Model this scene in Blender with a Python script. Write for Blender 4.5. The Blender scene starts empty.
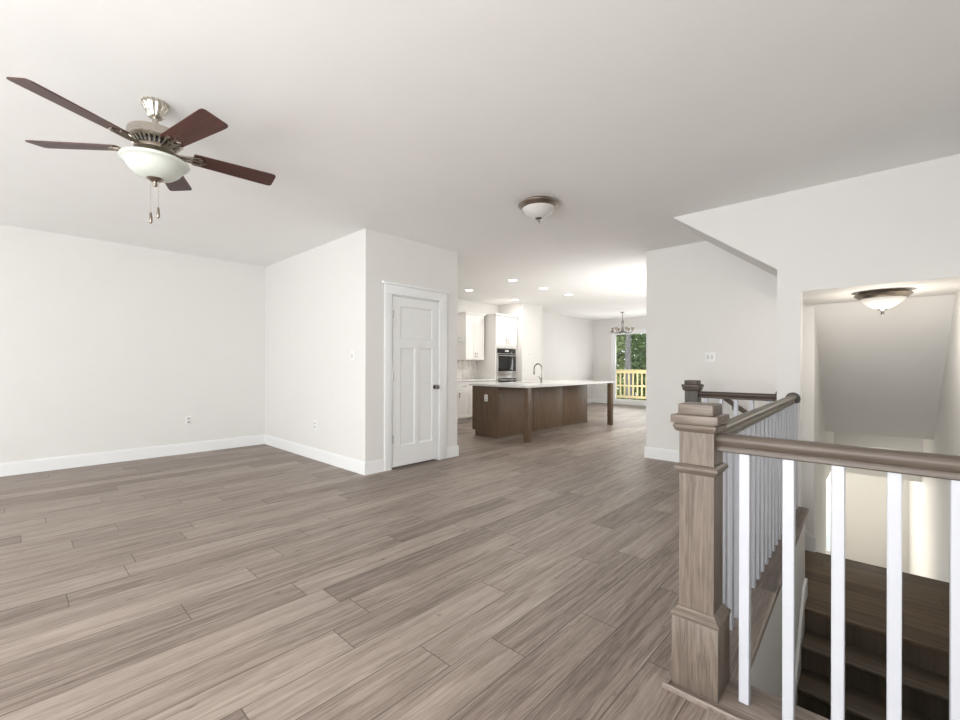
import bpy, bmesh, math, random
from mathutils import Vector, Matrix

S = bpy.context.scene
COL = S.collection
PI = math.pi

# ------------------------------------------------------------------ camera
F_PX, YAW, HOR_Y, CAM_H, ROLL = 436.05, 42.98, 365.68, 1.2166, 0.1285
cam_d = bpy.data.cameras.new('camera')
cam = bpy.data.objects.new('camera', cam_d)
COL.objects.link(cam)
cam_d.sensor_fit = 'HORIZONTAL'
cam_d.sensor_width = 36.0
cam_d.lens = F_PX / 960 * 36.0
cam_d.shift_y = (HOR_Y - 360) / 960
cam_d.clip_start = 0.05
_t, _r = math.radians(YAW), math.radians(ROLL)
_F = Vector((-math.sin(_t), math.cos(_t), 0))
_R = Vector((math.cos(_t), math.sin(_t), 0))
_U = Vector((0, 0, 1))
_cx = _R * math.cos(_r) + _U * math.sin(_r)
_cy = _U * math.cos(_r) - _R * math.sin(_r)
_m = Matrix((_cx, _cy, -_F)).transposed().to_4x4()
_m.translation = Vector((0, 0, CAM_H))
cam.matrix_world = _m
S.camera = cam

# ------------------------------------------------------------------ world, big lights, exposure
S.view_settings.view_transform = 'Standard'
S.view_settings.look = 'None'
S.view_settings.gamma = 1.0
S.view_settings.use_curve_mapping = False
S.view_settings.exposure = 0.10
W = bpy.data.worlds.new('world')
S.world = W
W.use_nodes = True
bg = W.node_tree.nodes['Background']
bg.inputs[0].default_value = (0.92, 0.96, 1.0, 1)
bg.inputs[1].default_value = 2.2


def area(name, loc, rot, sx, sy, power, color=(1, 1, 1), spread=180):
    d = bpy.data.lights.new(name, 'AREA')
    d.shape = 'RECTANGLE'
    d.size, d.size_y, d.energy, d.color = sx, sy, power, color
    d.spread = math.radians(spread)
    o = bpy.data.objects.new(name, d)
    COL.objects.link(o)
    o.location, o.rotation_euler = loc, rot
    return o


# daylight through the glazed wall behind the camera: skylight, and uplights added outside to brighten the ceiling
BACKW = [(-6.5, -4.5), (-4.0, -2.0), (-1.5, 0.3)]
PW = {'sky_l': 42, 'sky_m': 20, 'sky_r': 142, 'uplight_l': 0, 'uplight_r': 40, 'side_fill': 52, 'side_uplight': 60, 'patio': 55, 'deck': 120, 'dining': 66, 'entrance': 74, 'sidelight': 52, 'down': 9, 'landing': 11, 'hall': 9}
DAY = (1.0, 0.995, 0.99)
for (_a, _b), _k in zip(BACKW, ('sky_l', 'sky_m', 'sky_r')):
    area('window_daylight', ((_a + _b) / 2, -3.01, 1.3), (PI / 2, 0, 0), _b - _a, 2.2, PW[_k], DAY)
area('uplight_fill', (-5.0, -4.9, -.05), (PI, 0, 0), 4.0, 3.2, PW['uplight_l'], DAY)
area('uplight_fill', (-1.0, -4.9, -.05), (PI, 0, 0), 4.0, 3.2, PW['uplight_r'], DAY)
area('side_fill_light', (0.46, -1.6, 1.3), (0, PI / 2, 0), 2.2, 2.2, PW['side_fill'], DAY)  # added light at the added right wall window, brightens the facing walls
area('uplight_fill', (2.3, -1.4, -.05), (PI, 0, 0), 3.0, 3.4, PW['side_uplight'], DAY)  # added uplight beyond that window, aimed at the ceiling
# daylight through the sliding door and the entrance glazing; the dining light is added
area('patio_daylight', (-5.1, 13.15, 1.15), (-PI / 2 - .6, 0, 0), 2.6, 2.2, PW['patio'], (1.0, 0.99, 0.97))
area('deck_daylight', (-5.1, 14.6, -.04), (PI, 0, 0), 3.4, 2.3, PW['deck'], (1.0, 0.99, 0.97))
area('dining_fill_light', (-2.42, 7.9, 1.6), (0, PI / 2 + .30, 0), 1.4, 3.0, PW['dining'], (1.0, 0.98, 0.95))  # added to light the island panels from the side
area('entrance_daylight', (-1.38, 12.45, -1.8), (-PI / 2 - .25, 0, 0), 1.0, 2.3, PW['sidelight'], (1.0, 0.97, 0.88))
area('entrance_daylight', (-2.62, 9.2, -1.6), (0, -PI / 2 - .45, 0), 1.9, 2.6, PW['entrance'], (1.0, 0.96, 0.84))


# ------------------------------------------------------------------ node helpers
def new_mat(name):
    m = bpy.data.materials.new(name)
    m.use_nodes = True
    nt = m.node_tree
    return m, nt, nt.nodes['Principled BSDF']


def nmath(nt, op, a, b=None, c=None):
    n = nt.nodes.new('ShaderNodeMath')
    n.operation = op
    for i, v in enumerate((a, b, c)):
        if v is None:
            continue
        if isinstance(v, (int, float)):
            n.inputs[i].default_value = v
        else:
            nt.links.new(v, n.inputs[i])
    return n.outputs[0]


def ramp(nt, fac, stops):
    n = nt.nodes.new('ShaderNodeValToRGB')
    e = n.color_ramp.elements
    while len(e) < len(stops):
        e.new(0.5)
    for el, (p, c) in zip(e, stops):
        el.position = p
        el.color = (*c, 1) if len(c) == 3 else c
    nt.links.new(fac, n.inputs[0])
    return n.outputs[0]


def mixc(nt, fac, a, b, mode='MIX'):
    n = nt.nodes.new('ShaderNodeMix')
    n.data_type = 'RGBA'
    n.blend_type = mode
    for sock, v in ((n.inputs[0], fac), (n.inputs[6], a), (n.inputs[7], b)):
        if isinstance(v, (int, float)):
            sock.default_value = v
        elif isinstance(v, tuple):
            sock.default_value = (*v, 1)
        else:
            nt.links.new(v, sock)
    return n.outputs[2]


def objxyz(nt):
    tc = nt.nodes.new('ShaderNodeTexCoord')
    s = nt.nodes.new('ShaderNodeSeparateXYZ')
    nt.links.new(tc.outputs['Object'], s.inputs[0])
    return s.outputs


def comb(nt, x, y, z):
    n = nt.nodes.new('ShaderNodeCombineXYZ')
    for i, v in enumerate((x, y, z)):
        if isinstance(v, (int, float)):
            n.inputs[i].default_value = v
        else:
            nt.links.new(v, n.inputs[i])
    return n.outputs[0]


def noise(nt, vec, scale=1.0, detail=4.0, rough=0.6, dist=0.0):
    n = nt.nodes.new('ShaderNodeTexNoise')
    nt.links.new(vec, n.inputs['Vector'])
    n.inputs['Scale'].default_value = scale
    n.inputs['Detail'].default_value = detail
    n.inputs['Roughness'].default_value = rough
    n.inputs['Distortion'].default_value = dist
    return n.outputs['Fac']


def bump(nt, p, h, strength, dist=0.002):
    b = nt.nodes.new('ShaderNodeBump')
    b.inputs['Strength'].default_value = strength
    b.inputs['Distance'].default_value = dist
    nt.links.new(h, b.inputs['Height'])
    nt.links.new(b.outputs[0], p.inputs['Normal'])


def paint(name, col, rough=0.6, spec=0.3, speck=0.02):
    m, nt, p = new_mat(name)
    x, y, z = objxyz(nt)
    v = comb(nt, x, y, z)
    n = noise(nt, v, 3.0, 3.0)
    c = mixc(nt, n, tuple(k * (1 - speck) for k in col), tuple(min(1, k * (1 + speck)) for k in col))
    nt.links.new(c, p.inputs['Base Color'])
    p.inputs['Roughness'].default_value = rough
    p.inputs['Specular IOR Level'].default_value = spec
    n2 = noise(nt, v, 220.0, 2.0)
    bump(nt, p, n2, 0.06, 0.001)
    return m


def metal(name, col, rough=0.3, brushed=None):
    m, nt, p = new_mat(name)
    p.inputs['Metallic'].default_value = 1.0
    x, y, z = objxyz(nt)
    n = noise(nt, comb(nt, nmath(nt, 'MULTIPLY', x, 30.0), nmath(nt, 'MULTIPLY', y, 30.0), nmath(nt, 'MULTIPLY', z, 400.0)), 1.0, 3.0)
    c = mixc(nt, n, tuple(k * .88 for k in col), col)
    nt.links.new(c, p.inputs['Base Color'])
    r = nmath(nt, 'MULTIPLY_ADD', n, 0.12, rough - .06)
    nt.links.new(r, p.inputs['Roughness'])
    return m


def plain(name, col, rough=0.4, spec=0.5):
    m, nt, p = new_mat(name)
    x, y, z = objxyz(nt)
    n = noise(nt, comb(nt, x, y, z), 40.0, 3.0)
    nt.links.new(mixc(nt, n, tuple(k * .95 for k in col), col), p.inputs['Base Color'])
    p.inputs['Roughness'].default_value = rough
    p.inputs['Specular IOR Level'].default_value = spec
    return m


def planks(name, along, stops, width=0.19, length=1.25, x0=-2.24, rough=0.44, spec=0.35, seam=0.0021):
    """long boards, each with its own tone and grain"""
    m, nt, p = new_mat(name)
    x, y, z = objxyz(nt)
    al, ac = (y, x) if along == 'Y' else (x, y)
    u = nmath(nt, 'DIVIDE', nmath(nt, 'SUBTRACT', ac, x0), width)
    row = nmath(nt, 'FLOOR', u)
    w1 = nt.nodes.new('ShaderNodeTexWhiteNoise')
    w1.noise_dimensions = '1D'
    nt.links.new(row, w1.inputs['W'])
    a = nmath(nt, 'ADD', nmath(nt, 'DIVIDE', al, length), nmath(nt, 'MULTIPLY', w1.outputs[0], 7.0))
    colm = nmath(nt, 'FLOOR', a)
    w2 = nt.nodes.new('ShaderNodeTexWhiteNoise')
    w2.noise_dimensions = '2D'
    nt.links.new(comb(nt, row, colm, 0.0), w2.inputs['Vector'])
    rnd = w2.outputs['Value']
    off = nmath(nt, 'MULTIPLY', rnd, 90.0)
    # coarse figure, knots, fine pores
    warp = noise(nt, comb(nt, nmath(nt, 'MULTIPLY', ac, 5.0), nmath(nt, 'MULTIPLY', al, 1.3), off), 1.0, 3.0)
    acw = nmath(nt, 'MULTIPLY_ADD', warp, 0.045, ac)
    g1 = noise(nt, comb(nt, nmath(nt, 'MULTIPLY', acw, 34.0), nmath(nt, 'MULTIPLY', al, 1.6), off), 1.0, 6.0, 0.62, 0.3)
    g2 = noise(nt, comb(nt, nmath(nt, 'MULTIPLY', acw, 130.0), nmath(nt, 'MULTIPLY', al, 5.0), off), 1.0, 5.0, 0.78)
    g3 = noise(nt, comb(nt, nmath(nt, 'MULTIPLY', ac, 26.0), nmath(nt, 'MULTIPLY', al, 8.0), off), 1.0, 2.0, 0.5)
    rings = nmath(nt, 'SINE', nmath(nt, 'MULTIPLY_ADD', g1, 26.0, nmath(nt, 'MULTIPLY', acw, 60.0)))
    f = nmath(nt, 'MULTIPLY_ADD', g1, 0.66, -0.29)
    f = nmath(nt, 'MULTIPLY_ADD', g2, 0.74, f)
    f = nmath(nt, 'MULTIPLY_ADD', rings, 0.035, f)
    f = nmath(nt, 'MULTIPLY_ADD', nmath(nt, 'SUBTRACT', rnd, 0.5), 0.20, f)
    knot = nmath(nt, 'MULTIPLY', nmath(nt, 'GREATER_THAN', g3, 0.70), nmath(nt, 'MULTIPLY', nmath(nt, 'SUBTRACT', g3, 0.70), 3.0))
    f = nmath(nt, 'SUBTRACT', f, knot)
    c = ramp(nt, f, stops)
    # seams
    fu = nmath(nt, 'FRACT', u)
    fa = nmath(nt, 'FRACT', a)
    du = nmath(nt, 'MULTIPLY', nmath(nt, 'MINIMUM', fu, nmath(nt, 'SUBTRACT', 1.0, fu)), width)
    da = nmath(nt, 'MULTIPLY', nmath(nt, 'MINIMUM', fa, nmath(nt, 'SUBTRACT', 1.0, fa)), length)
    d = nmath(nt, 'MINIMUM', du, da)
    sm = nmath(nt, 'LESS_THAN', d, seam)
    c2 = mixc(nt, nmath(nt, 'MULTIPLY', sm, 0.75), c, tuple(k * .32 for k in stops[0][1]))
    nt.links.new(c2, p.inputs['Base Color'])
    p.inputs['Roughness'].default_value = rough
    p.inputs['Specular IOR Level'].default_value = spec
    bump(nt, p, nmath(nt, 'MULTIPLY_ADD', g2, 0.5, nmath(nt, 'MULTIPLY', sm, -1.0)), 0.12, 0.0015)
    return m


def wood(name, axis, dark, light, rough=0.4, spec=0.4, fine=190.0, coarse=20.0):
    """solid stained timber, grain along one axis of the object"""
    m, nt, p = new_mat(name)
    o = list(objxyz(nt))
    k = 'XYZ'.index(axis)
    vec1 = [nmath(nt, 'MULTIPLY', o[i], 1.6 if i == k else coarse) for i in range(3)]
    vec2 = [nmath(nt, 'MULTIPLY', o[i], 6.0 if i == k else fine) for i in range(3)]
    g1 = noise(nt, comb(nt, *vec1), 1.0, 5.0, 0.6, 0.5)
    g2 = noise(nt, comb(nt, *vec2), 1.0, 3.0, 0.7)
    rings = nmath(nt, 'SINE', nmath(nt, 'MULTIPLY', g1, 40.0))
    f = nmath(nt, 'MULTIPLY_ADD', g1, 0.36, nmath(nt, 'MULTIPLY', g2, 0.70))
    f = nmath(nt, 'MULTIPLY_ADD', rings, 0.06, f)
    c = ramp(nt, f, [(0.36, dark), (0.72, light)])
    nt.links.new(c, p.inputs['Base Color'])
    p.inputs['Roughness'].default_value = rough
    p.inputs['Specular IOR Level'].default_value = spec
    bump(nt, p, g2, 0.10, 0.001)
    return m


def glass_pane(name):
    m = bpy.data.materials.new(name)
    m.use_nodes = True
    nt = m.node_tree
    nt.nodes.clear()
    out = nt.nodes.new('ShaderNodeOutputMaterial')
    mx = nt.nodes.new('ShaderNodeMixShader')
    tr = nt.nodes.new('ShaderNodeBsdfTransparent')
    tr.inputs[0].default_value = (0.95, 0.97, 0.96, 1)
    gl = nt.nodes.new('ShaderNodeBsdfGlossy')
    gl.inputs['Roughness'].default_value = 0.02
    fr = nt.nodes.new('ShaderNodeFresnel')
    fr.inputs[0].default_value = 1.4
    nt.links.new(fr.outputs[0], mx.inputs[0])
    nt.links.new(tr.outputs[0], mx.inputs[1])
    nt.links.new(gl.outputs[0], mx.inputs[2])
    nt.links.new(mx.outputs[0], out.inputs[0])
    return m


def emit(name, col, strength):
    m, nt, p = new_mat(name)
    p.inputs['Base Color'].default_value = (0.9, 0.9, 0.9, 1)
    p.inputs['Emission Color'].default_value = (*col, 1)
    p.inputs['Emission Strength'].default_value = strength
    return m


def tiles(name):
    """upright stone mosaic strips"""
    m, nt, p = new_mat(name)
    x, y, z = objxyz(nt)
    b = nt.nodes.new('ShaderNodeTexBrick')
    nt.links.new(comb(nt, z, y, 0.0), b.inputs['Vector'])
    b.inputs['Color1'].default_value = (0.74, 0.71, 0.66, 1)
    b.inputs['Color2'].default_value = (0.40, 0.37, 0.34, 1)
    b.inputs['Mortar'].default_value = (0.72, 0.70, 0.66, 1)
    b.inputs['Scale'].default_value = 1.0
    b.inputs['Brick Width'].default_value = 0.15
    b.inputs['Row Height'].default_value = 0.05
    b.inputs['Mortar Size'].default_value = 0.004
    b.inputs['Bias'].default_value = -0.35
    nt.links.new(b.outputs[0], p.inputs['Base Color'])
    p.inputs['Roughness'].default_value = 0.35
    return m


def leafmat(name, a, b):
    m, nt, p = new_mat(name)
    x, y, z = objxyz(nt)
    n = noise(nt, comb(nt, x, y, z), 2.3, 4.0, 0.7)
    nt.links.new(ramp(nt, n, [(0.35, a), (0.65, b)]), p.inputs['Base Color'])
    p.inputs['Roughness'].default_value = 0.6
    return m


M = {}
M['wall'] = paint('wall_paint', (0.78, 0.768, 0.75))
M['ceiling'] = paint('ceiling_paint', (0.92, 0.915, 0.905), 0.8, 0.1)
M['trim'] = paint('white_trim_paint', (0.87, 0.88, 0.885), 0.35, 0.4, 0.005)
M['door'] = paint('white_door_paint', (0.83, 0.84, 0.84), 0.38, 0.4, 0.005)
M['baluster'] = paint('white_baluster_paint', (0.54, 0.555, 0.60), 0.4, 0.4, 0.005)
M['cabinet'] = paint('white_cabinet_paint', (0.83, 0.815, 0.79), 0.4, 0.4, 0.005)
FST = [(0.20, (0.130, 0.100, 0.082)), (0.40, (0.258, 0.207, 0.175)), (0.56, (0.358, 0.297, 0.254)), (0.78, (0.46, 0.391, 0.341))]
M['floor'] = planks('oak_plank_floor', 'Y', FST)
DST = [(0.20, (0.075, 0.058, 0.042)), (0.42, (0.135, 0.106, 0.078)), (0.58, (0.18, 0.142, 0.106)), (0.80, (0.24, 0.19, 0.145))]
M['landing'] = planks('landing_planks', 'X', [(a, tuple(k * j for k, j in zip(c, (.95, .86, .75)))) for a, c in DST], 0.19, 1.25, 0.03, 0.58)
M['tread'] = planks('tread_boards', 'X', [(a, tuple(k * .80 for k in c)) for a, c in DST], 0.6, 3.0, 0.0, seam=0.0)
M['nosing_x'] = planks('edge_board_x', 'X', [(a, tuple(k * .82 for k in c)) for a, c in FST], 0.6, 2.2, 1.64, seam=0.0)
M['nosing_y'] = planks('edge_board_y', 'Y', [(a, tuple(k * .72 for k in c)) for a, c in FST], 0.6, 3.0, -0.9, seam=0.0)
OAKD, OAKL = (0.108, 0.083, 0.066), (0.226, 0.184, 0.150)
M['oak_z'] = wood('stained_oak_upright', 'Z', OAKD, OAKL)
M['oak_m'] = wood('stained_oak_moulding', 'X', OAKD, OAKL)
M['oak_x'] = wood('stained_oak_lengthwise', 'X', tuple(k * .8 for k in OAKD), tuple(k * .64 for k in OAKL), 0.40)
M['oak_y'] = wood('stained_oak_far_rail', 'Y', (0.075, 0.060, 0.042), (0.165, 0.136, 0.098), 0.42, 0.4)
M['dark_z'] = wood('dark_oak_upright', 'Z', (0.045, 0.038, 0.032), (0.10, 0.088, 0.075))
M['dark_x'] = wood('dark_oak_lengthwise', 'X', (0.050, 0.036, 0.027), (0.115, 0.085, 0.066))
M['island'] = wood('brown_island_panel', 'Z', (0.085, 0.054, 0.032), (0.17, 0.115, 0.076), 0.42, 0.35)
M['blade'] = wood('walnut_fan_blade', 'X', (0.040, 0.013, 0.010), (0.10, 0.034, 0.026), 0.40, 0.5)
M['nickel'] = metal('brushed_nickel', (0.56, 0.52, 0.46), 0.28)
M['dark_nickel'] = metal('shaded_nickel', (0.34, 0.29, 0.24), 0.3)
M['steel'] = metal('stainless_steel', (0.62, 0.61, 0.60), 0.3)
M['chrome'] = metal('dark_chrome', (0.30, 0.29, 0.28), 0.2)
M['iron'] = plain('dark_iron', (0.08, 0.08, 0.08), 0.5)
M['frost'] = plain('frosted_glass', (0.66, 0.69, 0.64), 0.25, 0.5)
M['frost2'] = plain('frosted_glass_warm', (0.70, 0.685, 0.655), 0.3, 0.4)
M['plate'] = plain('white_plastic', (0.88, 0.88, 0.87), 0.3, 0.5)
M['slot'] = plain('dark_slot', (0.05, 0.05, 0.05), 0.6)
M['grey_slot'] = plain('grey_socket', (0.55, 0.54, 0.53), 0.4)
M['quartz'] = plain('white_quartz', (0.64, 0.635, 0.625), 0.16, 0.5)
M['black_glass'] = plain('black_oven_glass', (0.012, 0.012, 0.013), 0.06, 0.6)
M['tile'] = tiles('mosaic_tile')
M['glass'] = glass_pane('window_glass')
M['lamp'] = emit('downlight_glow', (1.0, 0.96, 0.9), 9.0)
M['deckwood'] = wood('yellow_pine', 'Z', (0.42, 0.33, 0.16), (0.68, 0.57, 0.33), 0.7, 0.2)
M['deckboard'] = planks('deck_boards', 'X', [(0.2, (0.50, 0.46, 0.38)), (0.5, (0.62, 0.58, 0.50)), (0.7, (0.70, 0.66, 0.58)), (0.9, (0.76, 0.72, 0.66))], 0.14, 4.0, 0.0, 0.7, 0.2, 0.004)
M['bark'] = wood('grey_bark', 'Z', (0.10, 0.095, 0.09), (0.30, 0.29, 0.28), 0.9, 0.1, 60, 14)
M['leaf_a'] = leafmat('dark_leaves', (0.03, 0.06, 0.015), (0.16, 0.25, 0.07))
M['leaf_b'] = leafmat('light_leaves', (0.07, 0.12, 0.03), (0.42, 0.50, 0.20))
M['soil'] = plain('forest_floor', (0.10, 0.09, 0.05), 0.9, 0.1)


# ------------------------------------------------------------------ mesh helpers
def sharpen(bm, ang=38):
    a = math.radians(ang)
    for f in bm.faces:
        f.smooth = True
    for e in bm.edges:
        if len(e.link_faces) != 2 or e.calc_face_angle(0.0) > a:
            e.smooth = False


def box(bm, x0, x1, y0, y1, z0, z1, bev=0.0, seg=2):
    r = bmesh.ops.create_cube(bm, size=1.0)
    vs = r['verts']
    for v in vs:
        v.co = Vector(((x0 + x1) / 2 + v.co.x * (x1 - x0), (y0 + y1) / 2 + v.co.y * (y1 - y0), (z0 + z1) / 2 + v.co.z * (z1 - z0)))
    if bev > 0:
        es = list({e for v in vs for e in v.link_edges})
        bmesh.ops.bevel(bm, geom=es, offset=bev, segments=seg, affect='EDGES', profile=0.5)
    return bm


def prism(bm, pts, vec):
    """closed polygon (3-D points) swept along vec"""
    vec = Vector(vec)
    a = [bm.verts.new(Vector(p)) for p in pts]
    b = [bm.verts.new(Vector(p) + vec) for p in pts]
    n = len(pts)
    fs = [bm.faces.new(a), bm.faces.new(list(reversed(b)))]
    for i in range(n):
        fs.append(bm.faces.new((a[(i + 1) % n], a[i], b[i], b[(i + 1) % n])))
    bmesh.ops.recalc_face_normals(bm, faces=fs)
    return bm


def lathe(bm, prof, c=(0, 0, 0), n=40, axis='Z', ripple=None):
    """prof: list of (radius, height)"""
    c = Vector(c)
    rings = []
    for r, h in prof:
        ring = []
        for i in range(n):
            a = 2 * PI * i / n
            rr = r * (1 + (ripple[0] * math.cos(ripple[1] * a) if ripple and r > 0.02 else 0))
            if axis == 'Z':
                p = Vector((rr * math.cos(a), rr * math.sin(a), h))
            elif axis == 'Y':
                p = Vector((rr * math.cos(a), h, rr * math.sin(a)))
            else:
                p = Vector((h, rr * math.cos(a), rr * math.sin(a)))
            ring.append(bm.verts.new(c + p))
        rings.append(ring)
    fs = []
    for a, b in zip(rings, rings[1:]):
        for i in range(n):
            fs.append(bm.faces.new((a[i], a[(i + 1) % n], b[(i + 1) % n], b[i])))
    fs.append(bm.faces.new(rings[0]))
    fs.append(bm.faces.new(rings[-1]))
    bmesh.ops.recalc_face_normals(bm, faces=fs)
    return bm


def tube(bm, pts, r, n=10):
    pts = [Vector(p) for p in pts]
    rings = []
    up = None
    for i, p in enumerate(pts):
        d = (pts[min(i + 1, len(pts) - 1)] - pts[max(i - 1, 0)]).normalized()
        if up is None:
            up = d.orthogonal().normalized()
        up = (up - d * up.dot(d)).normalized()
        s = d.cross(up)
        rr = r[i] if isinstance(r, (list, tuple)) else r
        rings.append([bm.verts.new(p + (up * math.cos(2 * PI * k / n) + s * math.sin(2 * PI * k / n)) * rr) for k in range(n)])
    fs = []
    for a, b in zip(rings, rings[1:]):
        for k in range(n):
            fs.append(bm.faces.new((a[k], a[(k + 1) % n], b[(k + 1) % n], b[k])))
    fs.append(bm.faces.new(rings[0]))
    fs.append(bm.faces.new(rings[-1]))
    bmesh.ops.recalc_face_normals(bm, faces=fs)
    return bm


def B():
    return bmesh.new()


WLOC = {}


def wl(o):
    return WLOC.get(o.name, Vector((0, 0, 0)))


def obj(name, bm, mat, parent=None, local=None, sharp=38, label=None):
    """one mesh object; geometry is given in world coordinates unless `local` (a matrix in the parent's frame) is set"""
    if parent is not None and local is None:
        bmesh.ops.translate(bm, verts=bm.verts, vec=-wl(parent))
    sharpen(bm, sharp)
    me = bpy.data.meshes.new(name)
    bm.to_mesh(me)
    bm.free()
    me.materials.append(M[mat] if isinstance(mat, str) else mat)
    o = bpy.data.objects.new(name, me)
    COL.objects.link(o)
    if parent is not None:
        o.parent = parent
        WLOC[o.name] = wl(parent)
        if local is not None:
            o.matrix_local = local
    if label:
        o['label'] = label
    return o


def tag(o, label, cat, group=None, kind=None):
    o['label'] = label
    o['category'] = cat
    if group:
        o['group'] = group
    if kind:
        o['kind'] = kind
    return o


def thing(name, loc, label, cat, group=None, kind=None):
    o = bpy.data.objects.new(name, None)
    o.empty_display_size = 0.1
    COL.objects.link(o)
    o.location = loc
    WLOC[o.name] = Vector(loc)
    return tag(o, label, cat, group, kind)


def struct(name, bm, mat, label, cat, parent=None):
    o = obj(name, bm, mat, parent)
    if parent is None:
        tag(o, label, cat, kind='structure')
    return o


def copy_tree(o, parent=None):
    c = o.copy()
    COL.objects.link(c)
    if parent is not None:
        c.parent = parent
    for ch in list(o.children):
        copy_tree(ch, c)
    return c


# ------------------------------------------------------------------ setting
H = 2.74
XL, XJ, YJ, YE = -7.04, -4.2324, 2.6755, 4.0951     # left wall, pantry box
XK, XR = -7.15, 0.45                                # kitchen wall, right wall
YB, YFAR = -3.0, 13.2
YS, XS = 5.75, -2.337                               # stub wall
YF = 4.62                                           # stair wall
LZ = -0.73                                          # landing height


def skew(y):                                        # edge of the floor beside the stairwell
    return -0.425 - (y - 1.9) * (0.085 / 2.72)


bm = B()
prism(bm, [(XK, YB, 0), (XR, YB, 0), (XR, 1.9, 0), (skew(1.9), 1.9, 0), (skew(YF), YF, 0), (-1.45, YF, 0), (-1.45, YS, 0), (XS, YS, 0), (XS, YFAR, 0), (XK, YFAR, 0)], (0, 0, -0.06))
struct('floor', bm, 'floor', 'wide grey-brown oak plank floor running towards the kitchen', 'floor')
bm = B()
box(bm, XK - .2, XR + .2, YB - .2, YFAR + .2, H, H + .12)
struct('ceiling', bm, 'ceiling', 'flat white painted ceiling over living room and kitchen', 'ceiling')
bm = B()
box(bm, XL - .12, XL, YB, YJ + .6, 0, H)
struct('wall_left', bm, 'wall', 'plain white living room wall left of the pantry', 'wall')
bm = B()
box(bm, XK - .12, XK, YE - .15, YFAR, 0, H)
struct('wall_kitchen', bm, 'wall', 'white wall behind the kitchen cabinets', 'wall')
# pantry box with a door opening
DY0, DY1, DZ = 3.02, 3.757, 2.05
bm = B()
box(bm, XL, XJ, YJ, YJ + .12, 0, H)
box(bm, XJ - .12, XJ, YJ + .12, DY0, 0, H)
box(bm, XJ - .12, XJ, DY1, YE, 0, H)
box(bm, XJ - .12, XJ, DY0, DY1, DZ, H)
box(bm, XL, XJ - .12, YE - .12, YE, 0, H)
struct('wall_pantry', bm, 'wall', 'white projecting pantry walls around the closed white door', 'wall')
# wall behind the camera with three windows, one more added in the right wall for its light
bm = B()
xs = [XL - .12] + [v for ab in BACKW for v in ab] + [XR]
for i in range(0, len(xs), 2):
    box(bm, xs[i], xs[i + 1], YB - .15, YB, 0, H)
for a, b in BACKW:
    box(bm, a, b, YB - .15, YB, 0, 0.10)
    box(bm, a, b, YB - .15, YB, 2.50, H)
struct('wall_back', bm, 'wall', 'white living room wall with three windows behind the viewer', 'wall')
for i, (a, b) in enumerate(BACKW):
    bm = B()
    for q in ((a, a + .06, .10, 2.50), (b - .06, b, .10, 2.50), (a + .06, b - .06, .10, .16), (a + .06, b - .06, 2.44, 2.50), ((a + b) / 2 - .03, (a + b) / 2 + .03, .16, 2.44)):
        box(bm, q[0], q[1], YB - .12, YB - .06, q[2], q[3])
    w = struct('window_%d' % (i + 1), bm, 'trim', 'tall white framed window behind the viewer', 'window')
    w['label'] = ['tall white framed window nearest the left wall', 'tall white framed window in the middle of the back wall', 'tall white framed window nearest the stairs'][i]
    bm = B()
    box(bm, a + .05, b - .05, YB - .094, YB - .088, .15, 2.45)
    obj('pane', bm, 'glass', w)
bm = B()
for q in ((-2.8, -2.74, .10, 2.50), (-.46, -.40, .10, 2.50), (-2.74, -.46, .10, .16), (-2.74, -.46, 2.44, 2.50), (-1.63, -1.57, .16, 2.44)):
    box(bm, XR + .06, XR + .12, q[0], q[1], q[2], q[3])
w = struct('window_5', bm, 'trim', 'tall white framed window added in the right wall behind the viewer for its light', 'window')
bm = B()
box(bm, XR + .088, XR + .094, -2.75, -.45, .15, 2.45)
obj('pane', bm, 'glass', w)
# right wall, running down past the stairs into the entrance
bm = B()
prism(bm, [(XR, -.4, -3.1), (XR, YS, -3.1), (XR - .0166 * 6.85, 12.6, -3.1), (XR + .15, 12.6, -3.1), (XR + .15, -.4, -3.1)], (0, 0, H + 3.1))
box(bm, XR, XR + .15, YB - .15, -2.8, 0, H)
box(bm, XR, XR + .15, -2.8, -.4, 0, .10)
box(bm, XR, XR + .15, -2.8, -.4, 2.5, H)
struct('wall_right', bm, 'wall', 'cream wall along the right side of the stairwell', 'wall')
# stub wall behind the stair and its hidden return
bm = B()
box(bm, XS, -0.555, YS, YS + .12, -3.1, H)
box(bm, XS, XS + .12, YS + .12, 6.4, -.06, H)
box(bm, XS, XS + .12, 9.4, YFAR, -.06, H)
box(bm, XS, XS + .12, 6.4, 9.4, -.06, .9)
box(bm, XS, XS + .12, 6.4, 9.4, 2.3, H)
struct('wall_center', bm, 'wall', 'white wall with a double switch beyond the stair newel', 'wall')
bm = B()
for q in ((6.4, 6.46, .9, 2.3), (9.34, 9.4, .9, 2.3), (6.46, 9.34, .9, .96), (6.46, 9.34, 2.24, 2.3), (7.87, 7.93, .96, 2.24)):
    box(bm, XS + .04, XS + .10, q[0], q[1], q[2], q[3])
w = struct('window_6', bm, 'trim', 'white framed window added behind the center wall as a source of kitchen side light', 'window')  # unseen window added so the kitchen side light has a source
bm = B()
box(bm, XS + .066, XS + .072, 6.44, 9.36, .94, 2.26)
obj('pane', bm, 'glass', w)
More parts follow.
